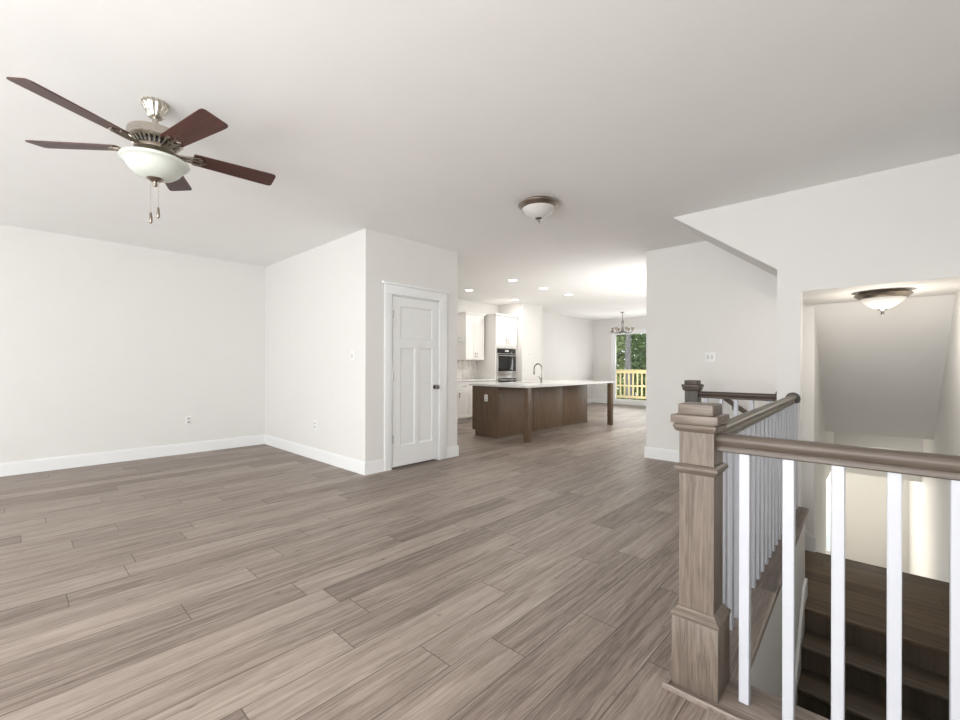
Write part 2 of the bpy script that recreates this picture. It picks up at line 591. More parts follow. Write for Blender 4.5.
# stair wall with the sloping edge and the opening
bm = B()
prism(bm, [(-1.604, YF, H), (XR, YF, H), (XR, YF, 1.862), (-0.54, YF, 1.862), (-0.54, YF, LZ - .1), (-0.71, YF, LZ - .1), (-0.71, YF, 2.075)], (0, .12, 0))
struct('wall_stair', bm, 'wall', 'white wall over the stairs with a sloping left edge', 'wall')
bm = B()   # underside of the stair above and low ceiling over the landing
prism(bm, [(-1.604, YF + .12, H), (-0.71, YF + .12, 2.075), (-0.71, YF + .12, H)], (0, YS - YF - .12, 0))
box(bm, -0.71, XR, YF + .12, YS, 1.862, H)
struct('ceiling_landing', bm, 'wall', 'low ceiling and sloping underside over the stair landing', 'ceiling')
bm = B()   # sloping ceiling over the flight to the entrance, then the header
prism(bm, [(-0.62, YS - .02, 1.862), (-0.62, 7.6, 0.33), (-0.62, 9.2, 0.33), (-0.62, 9.2, -0.50), (-0.62, 9.35, -0.50), (-0.62, 9.35, 1.862)], (XR + .62, 0, 0))
struct('ceiling_slope', bm, 'wall', 'sloping cream ceiling above the flight down to the entrance', 'ceiling')
bm = B()
box(bm, -2.75, XR, 9.35, 12.55, -0.45, -0.35)
box(bm, -2.75, -.74, 7.80, 9.35, -0.45, -0.35)
struct('ceiling_entrance', bm, 'ceiling', 'ceiling of the lower entrance hall', 'ceiling')
# walls of the flight down to the entrance; the hall opens to the left at the foot of the flight
EY0 = 7.85
bm = B()
prism(bm, [(-0.555, YS + .12, -3.1), (-0.555, YS + .12, 1.9), (-0.62, EY0, 1.9), (-0.62, EY0, -3.1)], (-.12, 0, 0))
box(bm, -.74, -.62, EY0, 9.35, -.39, 1.9)
box(bm, -2.75, -.74, 7.70, 7.80, -3.1, -.35)
box(bm, -2.82, -2.70, 7.70, 12.62, -3.1, -.35)
struct('wall_entrance_left', bm, 'wall', 'cream wall left of the flight to the entrance', 'wall')
GA, GB, GT, GS = -1.90, -.86, -.62, -3.0
bm = B()
box(bm, -2.82, GA, 12.5, 12.62, -3.1, -.35)
box(bm, GB, XR, 12.5, 12.62, -3.1, -.35)
box(bm, GA, GB, 12.5, 12.62, GT, -.35)
box(bm, GA, GB, 12.5, 12.62, -3.1, GS)
struct('wall_entrance_far', bm, 'wall', 'cream end wall of the lower entrance hall', 'wall')
bm = B()
for q in ((GA, GA + .05, GS, GT), (GB - .05, GB, GS, GT), (GA, GB, GT - .05, GT), (GA, GB, GS, GS + .06)):
    box(bm, q[0], q[1], 12.53, 12.59, q[2], q[3])
w = struct('window_4', bm, 'trim', 'bright entrance glazing glimpsed at the foot of the far flight', 'window')
bm = B()
box(bm, GA + .04, GB - .04, 12.556, 12.562, GS + .05, GT - .04)
obj('pane', bm, 'glass', w)
# stairwell sides below the floor
bm = B()
prism(bm, [(skew(1.9) + .004, 1.91, -.021), (skew(YF) + .004, YF, -.021), (skew(YF) + .004, YF, -2.7), (skew(1.9) + .004, 1.91, -2.7)], (-.003, 0, 0))
prism(bm, [(skew(1.9) + .002, 1.91, -.0605), (skew(YF) + .002, YF, -.0605), (skew(YF) + .002, YF, -2.7), (skew(1.9) + .002, 1.91, -2.7)], (-.1, 0, 0))
struct('wall_stairwell_left', bm, 'wall', 'cream stairwell side below the white balusters', 'wall')
bm = B()
box(bm, skew(1.9) - .1, XR, 1.78, 1.885, -2.7, -.06)
struct('wall_stairwell_front', bm, 'wall', 'stairwell side below the front handrail', 'wall')
bm = B()
box(bm, -1.47, -0.71, YF + .02, YF + .10, LZ - .1, -.06)
box(bm, -1.56, -1.475, YF + .02, YS - .02, LZ - .1, -.061)
struct('wall_stairwell_short', bm, 'wall', 'sides of the short flight below the dark railing', 'wall')
bm = B()
box(bm, -2.82, XR + .1, 1.78, 12.6, -3.2, -3.1)
struct('floor_lower', bm, 'landing', 'floor of the lower level', 'floor')
# landing
bm = B()
box(bm, -1.46, XR, 4.36, YS - .002, LZ - .034, LZ, 0.008)
box(bm, -0.555, XR, YS - .002, YS + .01, LZ - .10, LZ)
struct('floor_landing', bm, 'landing', 'dark plank stair landing beyond the white balusters', 'landing')
# kitchen end wall / pier
bm = B()
box(bm, XK, -6.41, 8.36, 9.18, 0, H)
struct('wall_pier', bm, 'wall', 'white pier between the oven cabinet and the dining wall', 'wall')
# far wall with sliding door
GX0, GX1, GZ = -6.51, -3.70, 2.36
bm = B()
box(bm, XK - .12, GX0, YFAR, YFAR + .15, -.06, H)
box(bm, GX1, XS + .12, YFAR, YFAR + .15, -.06, H)
box(bm, GX0, GX1, YFAR, YFAR + .15, GZ, H)
box(bm, GX0, GX1, YFAR, YFAR + .15, -.06, 0)
struct('wall_far', bm, 'wall', 'white dining wall around the sliding glass door', 'wall')
bm = B()
for q in ((GX0, GX0 + .07, 0, GZ), (GX1 - .07, GX1, 0, GZ), (GX0, GX1, GZ - .07, GZ), (GX0, GX1, 0, .05)):
    box(bm, q[0], q[1], YFAR + .01, YFAR + .12, q[2], q[3])
gd = struct('door_2', bm, 'trim', 'white framed sliding glass door to the deck', 'door')
for (a, b, yy) in ((GX0 + .07, -5.07, .03), (-5.14, GX1 - .07, .075)):
    bm = B()
    for q in ((a, a + .07, .05, GZ - .07), (b - .07, b, .05, GZ - .07), (a + .07, b - .07, .05, .14), (a + .07, b - .07, GZ - .14, GZ - .07)):
        box(bm, q[0], q[1], YFAR + yy, YFAR + yy + .035, q[2], q[3])
    sh = obj('sliding_panel', bm, 'trim', gd)
    bm = B()
    box(bm, a + .06, b - .06, YFAR + yy + .014, YFAR + yy + .02, .13, GZ - .13)
    obj('pane', bm, 'glass', sh)
bm = B()
box(bm, -6.52, -6.50 + .03, YFAR - .03, YFAR + .005, .95, 1.15, .006)
obj('door_handle', bm, 'plate', gd)


# ------------------------------------------------------------------ baseboards
def bb(name, segs, label):
    bm = B()
    for (x0, x1, y0, y1, z) in segs:
        t = .014
        box(bm, x0, x1, y0, y1, z, z + .128)
        sx, sy = (x1 - x0), (y1 - y0)
        if sx < sy:                                  # small cap bead set back
            box(bm, x0 + (.004 if x0 < 0 and name in ('baseboard_right',) else 0), x1 - .005, y0, y1, z + .128, z + .145)
        else:
            box(bm, x0, x1, y0 + .005, y1, z + .128, z + .145)
    struct(name, bm, 'trim', label, 'baseboard')


T = .015
bb('baseboard_left', [(XL, XL + T, YB, YJ, 0)], 'white baseboard along the left living room wall')
bb('baseboard_pantry', [(XL + T, XJ + T, YJ - T, YJ, 0), (XJ, XJ + T, YJ, 2.921, 0), (XJ, XJ + T, 3.887, YE + T, 0)], 'white baseboard around the pantry walls')
bb('baseboard_center', [(XS - T, -1.46, YS - T, YS, 0), (XS - T, XS, YS, YFAR, 0)], 'white baseboard under the wall beyond the dark newel')
bb('baseboard_far', [(XK, GX0, YFAR - T, YFAR, 0), (GX1, XS, YFAR - T, YFAR, 0)], 'white baseboard beside the sliding glass door')
bb('baseboard_kitchen', [(XK, XK + T, 9.18, YFAR, 0), (-6.41, -6.41 + T, 8.36, 9.18, 0)], 'white baseboard along the dining wall')
bm = B()
box(bm, -0.70, -0.555 + T, YS - T, YS, LZ, LZ + .145)
prism(bm, [(-0.555, YS - T, LZ + .145), (-0.70, YS - T, LZ + .145), (-0.70, YS - T, LZ + .26)], (0, T - .002, 0))
box(bm, -0.555, -0.555 + T, YS, YS + .01, LZ, LZ + .145)
struct('baseboard_landing', bm, 'trim', 'white skirting at the far left corner of the landing', 'baseboard')

# door casing and door
bm = B()
C0 = XJ
for (y0, y1) in ((2.921, DY0), (DY1, 3.887)):
    box(bm, C0, C0 + .020, y0, y1, 0, 2.05, .002)
box(bm, C0, C0 + .024, 2.915, 3.893, 2.05, 2.068, .003)
box(bm, C0, C0 + .021, 2.921, 3.887, 2.068, 2.158, .002)
box(bm, C0, C0 + .040, 2.885, 3.923, 2.158, 2.186, .004)
box(bm, C0 - .12, C0, DY0 - .002, DY0 + .012, 0, DZ)
box(bm, C0 - .12, C0, DY1 - .012, DY1 + .002, 0, DZ)
box(bm, C0 - .12, C0, DY0, DY1, DZ - .012, DZ + .002)
struct('trim_1', bm, 'trim', 'white craftsman casing with flat header around the pantry door', 'door casing')
dr = thing('door_1', (XJ, (DY0 + DY1) / 2, 0), 'closed white three-panel pantry door with dark knob', 'door', kind='structure')
bm = B()
dx1 = XJ + .002
dy0, dy1, dzb, dzt = DY0 + .015, DY1 - .015, .022, DZ - .016
pans = [(3.150, 3.650, 1.540, 1.925), (3.150, 3.372, .262, 1.432), (3.432, 3.650, .262, 1.432)]
box(bm, dx1 - .042, dx1 - .011, dy0, dy1, dzb, dzt)
for q in ((dy0, 3.150, dzb, dzt), (3.650, dy1, dzb, dzt), (3.150, 3.650, dzb, .262), (3.150, 3.650, 1.925, dzt), (3.150, 3.650, 1.432, 1.540), (3.372, 3.432, .262, 1.432)):
    box(bm, dx1 - .011, dx1, q[0], q[1], q[2], q[3])
for (a, b, c, d) in pans:                           # sloping sticking round each panel
    w = .014
    o4 = [(a, c), (b, c), (b, d), (a, d)]
    i4 = [(a + w, c + w), (b - w, c + w), (b - w, d - w), (a + w, d - w)]
    vo = [bm.verts.new((dx1 - .001, y, z)) for y, z in o4]
    vi = [bm.verts.new((dx1 - .0108, y, z)) for y, z in i4]
    for i in range(4):
        bm.faces.new((vo[i], vo[(i + 1) % 4], vi[(i + 1) % 4], vi[i]))
obj('door_slab', bm, 'door', dr)
bm = B()
lathe(bm, [(.030, 0), (.030, .006), (.012, .010), (.012, .035), (.022, .040), (.029, .050), (.029, .060), (.020, .068), (.004, .070)], (dx1, 3.690, .945), 24, 'X')
obj('door_knob', bm, 'chrome', dr)
for zz in (1.817, 1.076, .352):
    bm = B()
    box(bm, dx1 - .002, dx1 + .003, DY0 + .004, DY0 + .032, zz - .045, zz + .045)
    tube(bm, [(dx1 + .009, DY0 + .012, zz - .048), (dx1 + .009, DY0 + .012, zz + .048)], .008, 10)
    obj('hinge', bm, 'steel', dr)

# floor edging boards round the stairwell
bm = B()
box(bm, -0.600, XR, 1.702, 1.905, 0, .012, .003)
prism(bm, [(-.622, 1.680, 0), (-.622, 1.680, .012), (-.616, 1.684, .019), (-.604, 1.690, .020), (-.600, 1.704, .012), (-.600, 1.704, 0)], (XR + .622, 0, 0))
box(bm, -.622, -.600, 1.690, 1.905, 0, .018, .004)
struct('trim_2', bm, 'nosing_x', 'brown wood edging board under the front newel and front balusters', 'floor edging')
bm = B()
prism(bm, [(skew(1.9) - .20, 1.905, .0), (skew(1.9) + .018, 1.905, .0), (skew(YF) + .018, YF - .005, .0), (skew(YF) - .20, YF - .005, .0)], (0, 0, .012))
prism(bm, [(skew(1.9) + .0045, 1.905, -.021), (skew(1.9) + .022, 1.905, -.021), (skew(1.9) + .030, 1.905, -.014), (skew(1.9) + .032, 1.905, -.003), (skew(1.9) + .028, 1.905, .008), (skew(1.9) + .020, 1.905, .0118), (skew(1.9) + .0182, 1.905, .0118), (skew(1.9) + .0182, 1.905, -.0005), (skew(1.9) + .0045, 1.905, -.0005)], (skew(YF) - skew(1.9), YF - 1.91, 0))
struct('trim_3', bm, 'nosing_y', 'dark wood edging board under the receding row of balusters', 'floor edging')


# ------------------------------------------------------------------ staircases
def flight(name, loc, label, n, rise, run, place, extra=None):
    st = thing(name, loc, label, 'staircase')
    return st


low = thing('lower_staircase', (0, 4.34, LZ - .18), 'dark wood steps going down towards the viewer below the front railing', 'staircase')
nb, run, rise = 4.36, .252, .18
for k in range(1, 9):
    y1 = nb - (k - 1) * run
    z = LZ - k * rise
    xl = skew(y1 - run) + .008
    bm = B()
    box(bm, xl, XR - .002, y1 - run - .012, y1 + .03, z - .032, z, .010, 3)
    obj('tread', bm, 'tread', low)
    bm = B()
    box(bm, xl, XR - .002, y1 - .002 + .015, y1 + .03, z, z + rise - .032)
    obj('riser', bm, 'tread', low)
bm = B()
def sk(y):
    return skew(y) + .005
ya, yb_ = YF - .01, 2.05
prism(bm, [(sk(ya), ya, LZ + .145), (sk(4.40), 4.40, LZ + .145), (sk(yb_), yb_, LZ + .145 - (4.40 - yb_) * rise / run), (sk(yb_), yb_, LZ - .25 - (4.40 - yb_) * rise / run), (sk(4.40), 4.40, LZ - .25), (sk(4.36), 4.36, LZ), (sk(ya), ya, LZ)], (.018, 0, 0))
obj('skirt_board', bm, 'trim', low, label='white sloping skirt board')
bm = B()
prism(bm, [(XR - .018, 4.40, LZ + .145), (XR - .018, yb_, LZ + .145 - (4.40 - yb_) * rise / run), (XR - .018, yb_, LZ - .25 - (4.40 - yb_) * rise / run), (XR - .018, 4.40, LZ - .25)], (.016, 0, 0))
obj('skirt_board', bm, 'trim', low, label='white sloping skirt board')

sh_ = thing('short_staircase', (-1.2, 5.2, LZ), 'short dark wood flight going down behind the dark newel railing', 'staircase')
for k in range(1, 4):
    x0 = -1.45 + (k - 1) * .25
    z = 0 - k * (.73 / 4)
    bm = B()
    box(bm, x0 - .02, x0 + .262, YF + .125, YS - .02, z - .03, z, .008, 2)
    obj('tread', bm, 'landing', sh_)
    bm = B()
    box(bm, x0 - .02, x0, YF + .125, YS - .02, z, z + .73 / 4 - .03)
    obj('riser', bm, 'landing', sh_)
bm = B()
box(bm, -1.45 + .73, -1.45 + .75, YF + .125, YS - .02, LZ, LZ + .73 / 4 - .03)
obj('riser', bm, 'landing', sh_)
bm = B()
prism(bm, [(-1.50, YS - .018, .145), (-1.44, YS - .018, .145), (-.70, YS - .018, LZ + .26), (-.70, YS - .018, LZ), (-.74, YS - .018, LZ), (-1.47, YS - .018, -.06), (-1.5, YS - .018, 0)], (0, .016, 0))
obj('skirt_board', bm, 'trim', sh_, label='white sloping skirt board')


# ------------------------------------------------------------------ railings
def sq_frustum(bm, cx, cy, prof):
    """square post section: list of (half width, z)"""
    rings = []
    for hw, z in prof:
        rings.append([bm.verts.new((cx + sx * hw, cy + sy * hw, z)) for sx, sy in ((-1, -1), (1, -1), (1, 1), (-1, 1))])
    fs = []
    for a, b in zip(rings, rings[1:]):
        for i in range(4):
            fs.append(bm.faces.new((a[i], a[(i + 1) % 4], b[(i + 1) % 4], b[i])))
    fs += [bm.faces.new(rings[0]), bm.faces.new(rings[-1])]
    bmesh.ops.recalc_face_normals(bm, faces=fs)


def newel(cx, cy, z0, mat, matx, parent):
    bm = B()
    sq_frustum(bm, cx, cy, [(.060, z0), (.060, 1.00)])
    n = obj('newel_post', bm, mat, parent)
    bm = B()
    sq_frustum(bm, cx, cy, [(.0775, z0), (.080, z0 + .004), (.080, .268), (.0775, .273)])
    obj('newel_base', bm, mat, n)
    bm = B()
    sq_frustum(bm, cx, cy, [(.081, .272), (.084, .276), (.084, .283), (.078, .290), (.069, .298), (.066, .306), (.0605, .310)])
    obj('base_moulding', bm, matx, n)
    bm = B()
    sq_frustum(bm, cx, cy, [(.0605, .812), (.065, .815), (.068, .822), (.074, .828), (.076, .834), (.074, .840), (.066, .846), (.0605, .850)])
    obj('collar_moulding', bm, matx, n)
    ux = cx - .004
    bm = B()
    sq_frustum(bm, ux, cy, [(.063, .970), (.068, .974), (.072, .982), (.075, .988), (.075, .996), (.070, 1.000), (.070, 1.003)])
    obj('neck_moulding', bm, matx, n)
    bm = B()
    box(bm, ux - .082, ux + .082, cy - .082, cy + .082, 1.003, 1.034, .003)
    obj('cap_plate', bm, matx, n)
    bm = B()
    box(bm, ux - .061, ux + .061, cy - .061, cy + .061, 1.034, 1.074, .003)
    obj('cap_block', bm, matx, n)
    return n


RP = [(-.018, -.034), (.018, -.034), (.022, -.030), (.022, -.018), (.018, -.012), (.029, .000), (.032, .010), (.030, .020), (.022, .028), (.010, .032), (-.010, .032), (-.022, .028), (-.030, .020), (-.032, .010), (-.029, .000), (-.018, -.012), (-.022, -.018), (-.022, -.030)]


def rail(bm, a, b):
    a, b = Vector(a), Vector(b)
    d = b - a
    s = Vector((d.y, -d.x, 0)).normalized()
    prism(bm, [a + s * u + Vector((0, 0, v)) for u, v in RP], d)


RZ = .936
NX, NY = -.517, 1.795
rl = thing('stair_railing', (NX, NY, 0.012), 'L-shaped railing with grey oak newel, oak handrails and white balusters in the foreground', 'railing')
newel(NX, NY, .012, 'oak_z', 'oak_m', rl)
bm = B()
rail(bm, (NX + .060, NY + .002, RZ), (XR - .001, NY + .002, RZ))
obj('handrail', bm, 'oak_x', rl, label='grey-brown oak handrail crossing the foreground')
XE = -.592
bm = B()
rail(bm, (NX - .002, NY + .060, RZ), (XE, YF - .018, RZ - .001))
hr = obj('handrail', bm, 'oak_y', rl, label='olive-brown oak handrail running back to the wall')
bm = B()
lathe(bm, [(.054, 0), (.054, -.008), (.046, -.018), (.03, -.02)], (XE, YF - .001, RZ + .001), 32, 'Y')
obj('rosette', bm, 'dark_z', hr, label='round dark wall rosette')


def baluster(cx, cy, z0, z1, hw=.0165):
    bm = B()
    box(bm, cx - hw, cx + hw, cy - hw, cy + hw, z0, z1, .0022, 1)
    return bm


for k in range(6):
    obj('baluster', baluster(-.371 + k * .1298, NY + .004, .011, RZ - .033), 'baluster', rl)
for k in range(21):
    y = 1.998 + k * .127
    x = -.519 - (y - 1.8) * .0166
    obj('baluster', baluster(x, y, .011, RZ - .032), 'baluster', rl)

RX, RY = -1.425, YF + .06
r2 = thing('landing_railing', (RX, RY, 0), 'short dark brown railing with dark square newel against the far wall', 'railing')
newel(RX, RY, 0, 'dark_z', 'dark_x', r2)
bm = B()
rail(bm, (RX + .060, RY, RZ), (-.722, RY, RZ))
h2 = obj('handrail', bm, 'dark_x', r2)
bm = B()
lathe(bm, [(.054, 0), (.054, -.008), (.046, -.014), (.03, -.016)], (-.711, RY, RZ + .005), 28, 'X')
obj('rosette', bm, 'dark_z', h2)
for k in range(5):
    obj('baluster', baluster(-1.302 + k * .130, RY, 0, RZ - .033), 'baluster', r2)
# a strip of floor under it
bm = B()
box(bm, -1.5, -.712, YF - .02, YF + .125, -.04, .004, .003)
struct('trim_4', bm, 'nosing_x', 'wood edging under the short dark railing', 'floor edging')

wr = thing('wall_handrail', (-1.3, YS - .06, .8), 'dark round handrail sloping down the wall behind the short railing', 'handrail')
bm = B()
pa, pb = Vector((-1.41, YS - .065, .861)), Vector((-.68, YS - .065, .345))
tube(bm, [pa, pb], .026, 16)
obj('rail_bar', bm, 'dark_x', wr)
for t in (.15, .8):
    p = pa.lerp(pb, t)
    bm = B()
    tube(bm, [p + Vector((0, 0, -.02)), p + Vector((0, 0, -.06)), p + Vector((0, .03, -.075)), p + Vector((0, .065, -.075))], .007, 8)
    obj('bracket', bm, 'chrome', wr)

# ------------------------------------------------------------------ ceiling fan
FX, FY = -3.114, .566
fan = thing('ceiling_fan', (FX, FY, 2.74), 'five-blade ceiling fan with nickel motor, walnut blades and white glass bowl', 'ceiling fan')
bm = B()
lathe(bm, [(.064, 2.74), (.066, 2.728), (.061, 2.714), (.051, 2.696), (.043, 2.678), (.040, 2.660), (.030, 2.650), (.014, 2.649)], (FX, FY, 0), 64, 'Z', (.035, 16))
obj('canopy', bm, 'nickel', fan)
bm = B()
tube(bm, [(FX, FY, 2.65), (FX, FY, 2.55)], .0145, 16)
obj('downrod', bm, 'nickel', fan)
bm = B()
lathe(bm, [(.03, 2.578), (.06, 2.577), (.118, 2.572), (.130, 2.565), (.133, 2.556), (.133, 2.524), (.137, 2.518), (.130, 2.511), (.122, 2.506), (.08, 2.504), (.08, 2.474), (.05, 2.473)], (FX, FY, 0), 56)
mh = obj('motor_housing', bm, 'nickel', fan)
bm = B()
for i in range(30):
    a = 2 * PI * i / 30
    c, s = math.cos(a), math.sin(a)
    tube(bm, [(FX + c * .122, FY + s * .122, 2.509), (FX + c * .110, FY + s * .110, 2.495), (FX + c * .098, FY + s * .098, 2.480)], .0046, 6)
obj('vent_ribs', bm, 'nickel', mh)
bm = B()
lathe(bm, [(.075, 2.505), (.100, 2.498), (.088, 2.478), (.080, 2.474)], (FX, FY, 0), 40)
obj('vent_core', bm, 'slot', mh)
bm = B()
lathe(bm, [(.05, 2.478), (.098, 2.477), (.102, 2.468), (.100, 2.456), (.088, 2.448), (.07, 2.434), (.075, 2.420), (.072, 2.402), (.05, 2.397)], (FX, FY, 0), 40)
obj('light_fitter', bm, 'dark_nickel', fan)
bm = B()
lathe(bm, [(0.13, 2.406), (0.156, 2.408), (0.166, 2.404), (0.169, 2.397), (0.165, 2.389), (0.15, 2.383), (0.14, 2.374), (0.133, 2.356), (0.117, 2.334), (0.091, 2.314), (0.056, 2.301), (0.02, 2.297)], (FX, FY, 0), 56)
obj('glass_bowl', bm, 'frost', fan)
bm = B()
lathe(bm, [(0.042, 2.306), (0.042, 2.297), (0.034, 2.29), (0.024, 2.284), (0.012, 2.278), (0.01, 2.27), (0.013, 2.264), (0.008, 2.254), (0.002, 2.252)], (FX, FY, 0), 28)
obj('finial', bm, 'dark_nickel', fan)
for (cx, cy, ze) in ((-.014, -.018, 2.075), (.016, .012, 2.105)):
    bm = B()
    tube(bm, [(FX + cx, FY + cy, 2.300), (FX + cx, FY + cy, ze)], .0016, 6)
    pc = obj('pull_chain', bm, 'nickel', fan)
    bm = B()
    lathe(bm, [(.002, ze + .03), (.006, ze + .02), (.0085, ze - .005), (.009, ze - .025), (.005, ze - .035), (.002, ze - .037)], (FX + cx, FY + cy, 0), 14)
    obj('pull_fob', bm, 'dark_nickel', pc)
for k in range(5):
    ang = math.radians(12.2 + 72 * k)
    mat = Matrix.Translation((0, 0, 2.470 - 2.74)) @ Matrix.Rotation(ang, 4, 'Z') @ Matrix.Rotation(math.radians(-11.3), 4, 'X')
    bm = B()
    prof = []
    r0, r1 = .185, .646
    for (x, w) in ((r0, .050), (r0 + .010, .056), (.30, .060), (.45, .065), (.57, .069), (.620, .0695), (.634, .067), (.643, .060), (.646, .050)):
        prof.append((x, w))
    poly = [(x, w, -.003) for x, w in prof] + [(x, -w, -.003) for x, w in reversed(prof)]
    prism(bm, poly, (0, 0, .006))
    bl = obj('fan_blade', bm, 'blade', fan, mat)
    bm = B()   # scrolled blade iron
    tube(bm, [(.085, 0, -.004), (.115, .012, -.010), (.15, .020, -.010), (.18, .026, -.008), (.215, .034, -.006), (.235, .026, -.006), (.222, .012, -.006)], [.007, .006, .006, .006, .005, .005, .004], 8)
    tube(bm, [(.085, 0, -.004), (.115, -.012, -.010), (.15, -.020, -.010), (.18, -.026, -.008), (.215, -.034, -.006), (.235, -.026, -.006), (.222, -.012, -.006)], [.007, .006, .006, .006, .005, .005, .004], 8)
    tube(bm, [(.115, 0, -.008), (.17, 0, -.008), (.245, 0, -.006)], .006, 8)
    for (sx, sy) in ((.215, .030), (.215, -.030), (.243, 0)):
        lathe(bm, [(.010, -.003), (.010, -.010), (.006, -.012)], (sx, sy, 0), 12)
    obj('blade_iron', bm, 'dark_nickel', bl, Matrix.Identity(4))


# ------------------------------------------------------------------ ceiling lights
def flush(x, y, z, label):
    t = thing('flush_mount_light', (x, y, z), label, 'ceiling light', 'flush mount ceiling lights')
    bm = B()
    lathe(bm, [(.10, z), (.155, z), (.160, z - .014), (.186, z - .022), (.191, z - .027), (.188, z - .034), (.166, z - .053), (.157, z - .062), (.140, z - .064)], (x, y, 0), 56)
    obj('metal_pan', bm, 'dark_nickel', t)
    bm = B()
    lathe(bm, [(.153, z - .060), (.148, z - .070), (.126, z - .095), (.092, z - .122), (.054, z - .144), (.022, z - .152), (.01, z - .152)], (x, y, 0), 48)
    obj('glass_bowl', bm, 'frost2', t)
    bm = B()
    lathe(bm, [(.034, z - .146), (.034, z - .152), (.024, z - .160), (.012, z - .166), (.009, z - .178), (.013, z - .188), (.009, z - .200), (.003, z - .203)], (x, y, 0), 24)
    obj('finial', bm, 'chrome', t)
    return t


def add_light(t, z, power):
    d = bpy.data.lights.new('under_lamp_light', 'POINT')
    d.energy, d.shadow_soft_size, d.color = power, .12, (1.0, .93, .82)
    o = bpy.data.objects.new('under_lamp_light', d)
    COL.objects.link(o)
    o.parent = t
    o.location = (0, 0, -.36)


flush(-2.37, 3.34, H, 'round nickel ceiling light with glass bowl in the middle of the room')
lf = flush(-.025, 5.10, 1.862, 'round nickel ceiling light under the low ceiling over the stairs')
add_light(lf, 1.862, PW['landing'])  # light added under an unlit fixture to brighten the stairwell
lf = flush(-.05, 10.3, -.45, 'small glimpse of ceiling light in the lower entrance hall')
add_light(lf, -.45, PW['hall'])

DL = [(-6.151, 6.27, 'recessed downlight nearest the pantry corner and upper cabinets'),
      (-4.861, 6.059, 'recessed downlight nearest the viewer above the island'),
      (-4.913, 7.09, 'middle recessed downlight in the row above the island'),
      (-4.966, 8.094, 'recessed downlight farthest along the row above the island'),
      (-6.249, 7.881, 'recessed downlight in front of the oven cabinet')]
for x, y, lab in DL:
    t = thing('recessed_light', (x, y, H), lab, 'recessed light', 'recessed kitchen downlights')
    bm = B()
    lathe(bm, [(.070, H), (.098, H), (.100, H - .004), (.094, H - .008), (.078, H - .008), (.072, H - .002)], (x, y, 0), 32)
    obj('trim_ring', bm, 'trim', t)
    bm = B()
    lathe(bm, [(.074, H - .001), (.074, H - .006), (.01, H - .007)], (x, y, 0), 28)
    obj('lens', bm, 'lamp', t)
    ld = bpy.data.lights.new('downlight_lamp', 'AREA')
    ld.shape, ld.size, ld.energy, ld.color = 'DISK', .14, PW['down'], (1, .95, .88)
    lo = bpy.data.objects.new('downlight_lamp', ld)
    COL.objects.link(lo)
    lo.parent = t
    lo.location = (0, 0, -.02)

# chandelier
CX, CY = -5.448, 11.74
ch = thing('chandelier', (CX, CY, H), 'dark small-armed chandelier hanging before the sliding glass door', 'chandelier')
bm = B()
lathe(bm, [(.06, H), (.06, H - .012), (.03, H - .03), (.01, H - .035)], (CX, CY, 0), 24)
obj('canopy', bm, 'dark_nickel', ch)
bm = B()
tube(bm, [(CX, CY, H - .03), (CX, CY, 2.35)], .011, 10)
obj('stem', bm, 'dark_nickel', ch)
bm = B()
lathe(bm, [(.012, 2.52), (.03, 2.48), (.034, 2.40), (.022, 2.36), (.03, 2.30), (.04, 2.22), (.02, 2.16), (.005, 2.13)], (CX, CY, 0), 20)
obj('hub', bm, 'chrome', ch)
for k in range(6):
    a = 2 * PI * k / 6 + .3
    c, s = math.cos(a), math.sin(a)
    bm = B()
    tube(bm, [(CX + c * r, CY + s * r, z) for r, z in ((.02, 2.22), (.09, 2.16), (.18, 2.14), (.25, 2.17), (.27, 2.22))], .009, 8)
    am = obj('arm', bm, 'iron', ch)
    bm = B()
    lathe(bm, [(.02, 2.215), (.034, 2.222), (.030, 2.235), (.034, 2.26), (.040, 2.30), (.036, 2.30), (.02, 2.24)], (CX + c * .27, CY + s * .27, 0), 16)
    obj('lamp_shade', bm, 'dark_nickel', am)


# ------------------------------------------------------------------ switches and outlets
def plate(name, c, nrm, w, kind, label, cat, group=None):
    """wall plate at c; nrm 'X+' or 'Y-' is the wall's facing"""
    c = Vector(c)
    t = thing(name, c, label, cat, group)

    def pb(bm, u0, u1, z0, z1, d0, d1, bev=0):
        if nrm == 'X+':
            box(bm, c.x + d0, c.x + d1, c.y + u0, c.y + u1, c.z + z0, c.z + z1, bev)
        else:
            box(bm, c.x + u0, c.x + u1, c.y - d1, c.y - d0, c.z + z0, c.z + z1, bev)
    bm = B()
    pb(bm, -w / 2, w / 2, -.058, .058, 0, .006, .002)
    p = obj('cover_plate', bm, 'plate', t)
    if kind == 'outlet':
        for zz in (-.024, .024):
            bm = B()
            pb(bm, -.017, .017, zz - .014, zz + .014, .006, .009, .001)
            sk_ = obj('socket', bm, 'grey_slot', t)
            bm = B()
            pb(bm, -.009, -.006, zz - .004, zz + .007, .0088, .0094)
            pb(bm, .006, .009, zz - .004, zz + .007, .0088, .0094)
            obj('slots', bm, 'slot', sk_)
    else:
        for i in range(kind):
            u = (i - (kind - 1) / 2) * .046
            bm = B()
            pb(bm, u - .011, u + .011, -.022, .022, .006, .0075)
            q = obj('switch_bezel', bm, 'grey_slot', t)
            bm = B()
            pb(bm, u - .005, u + .005, -.004, .012, .007, .018, .001)
            obj('toggle', bm, 'plate', q)
    return t


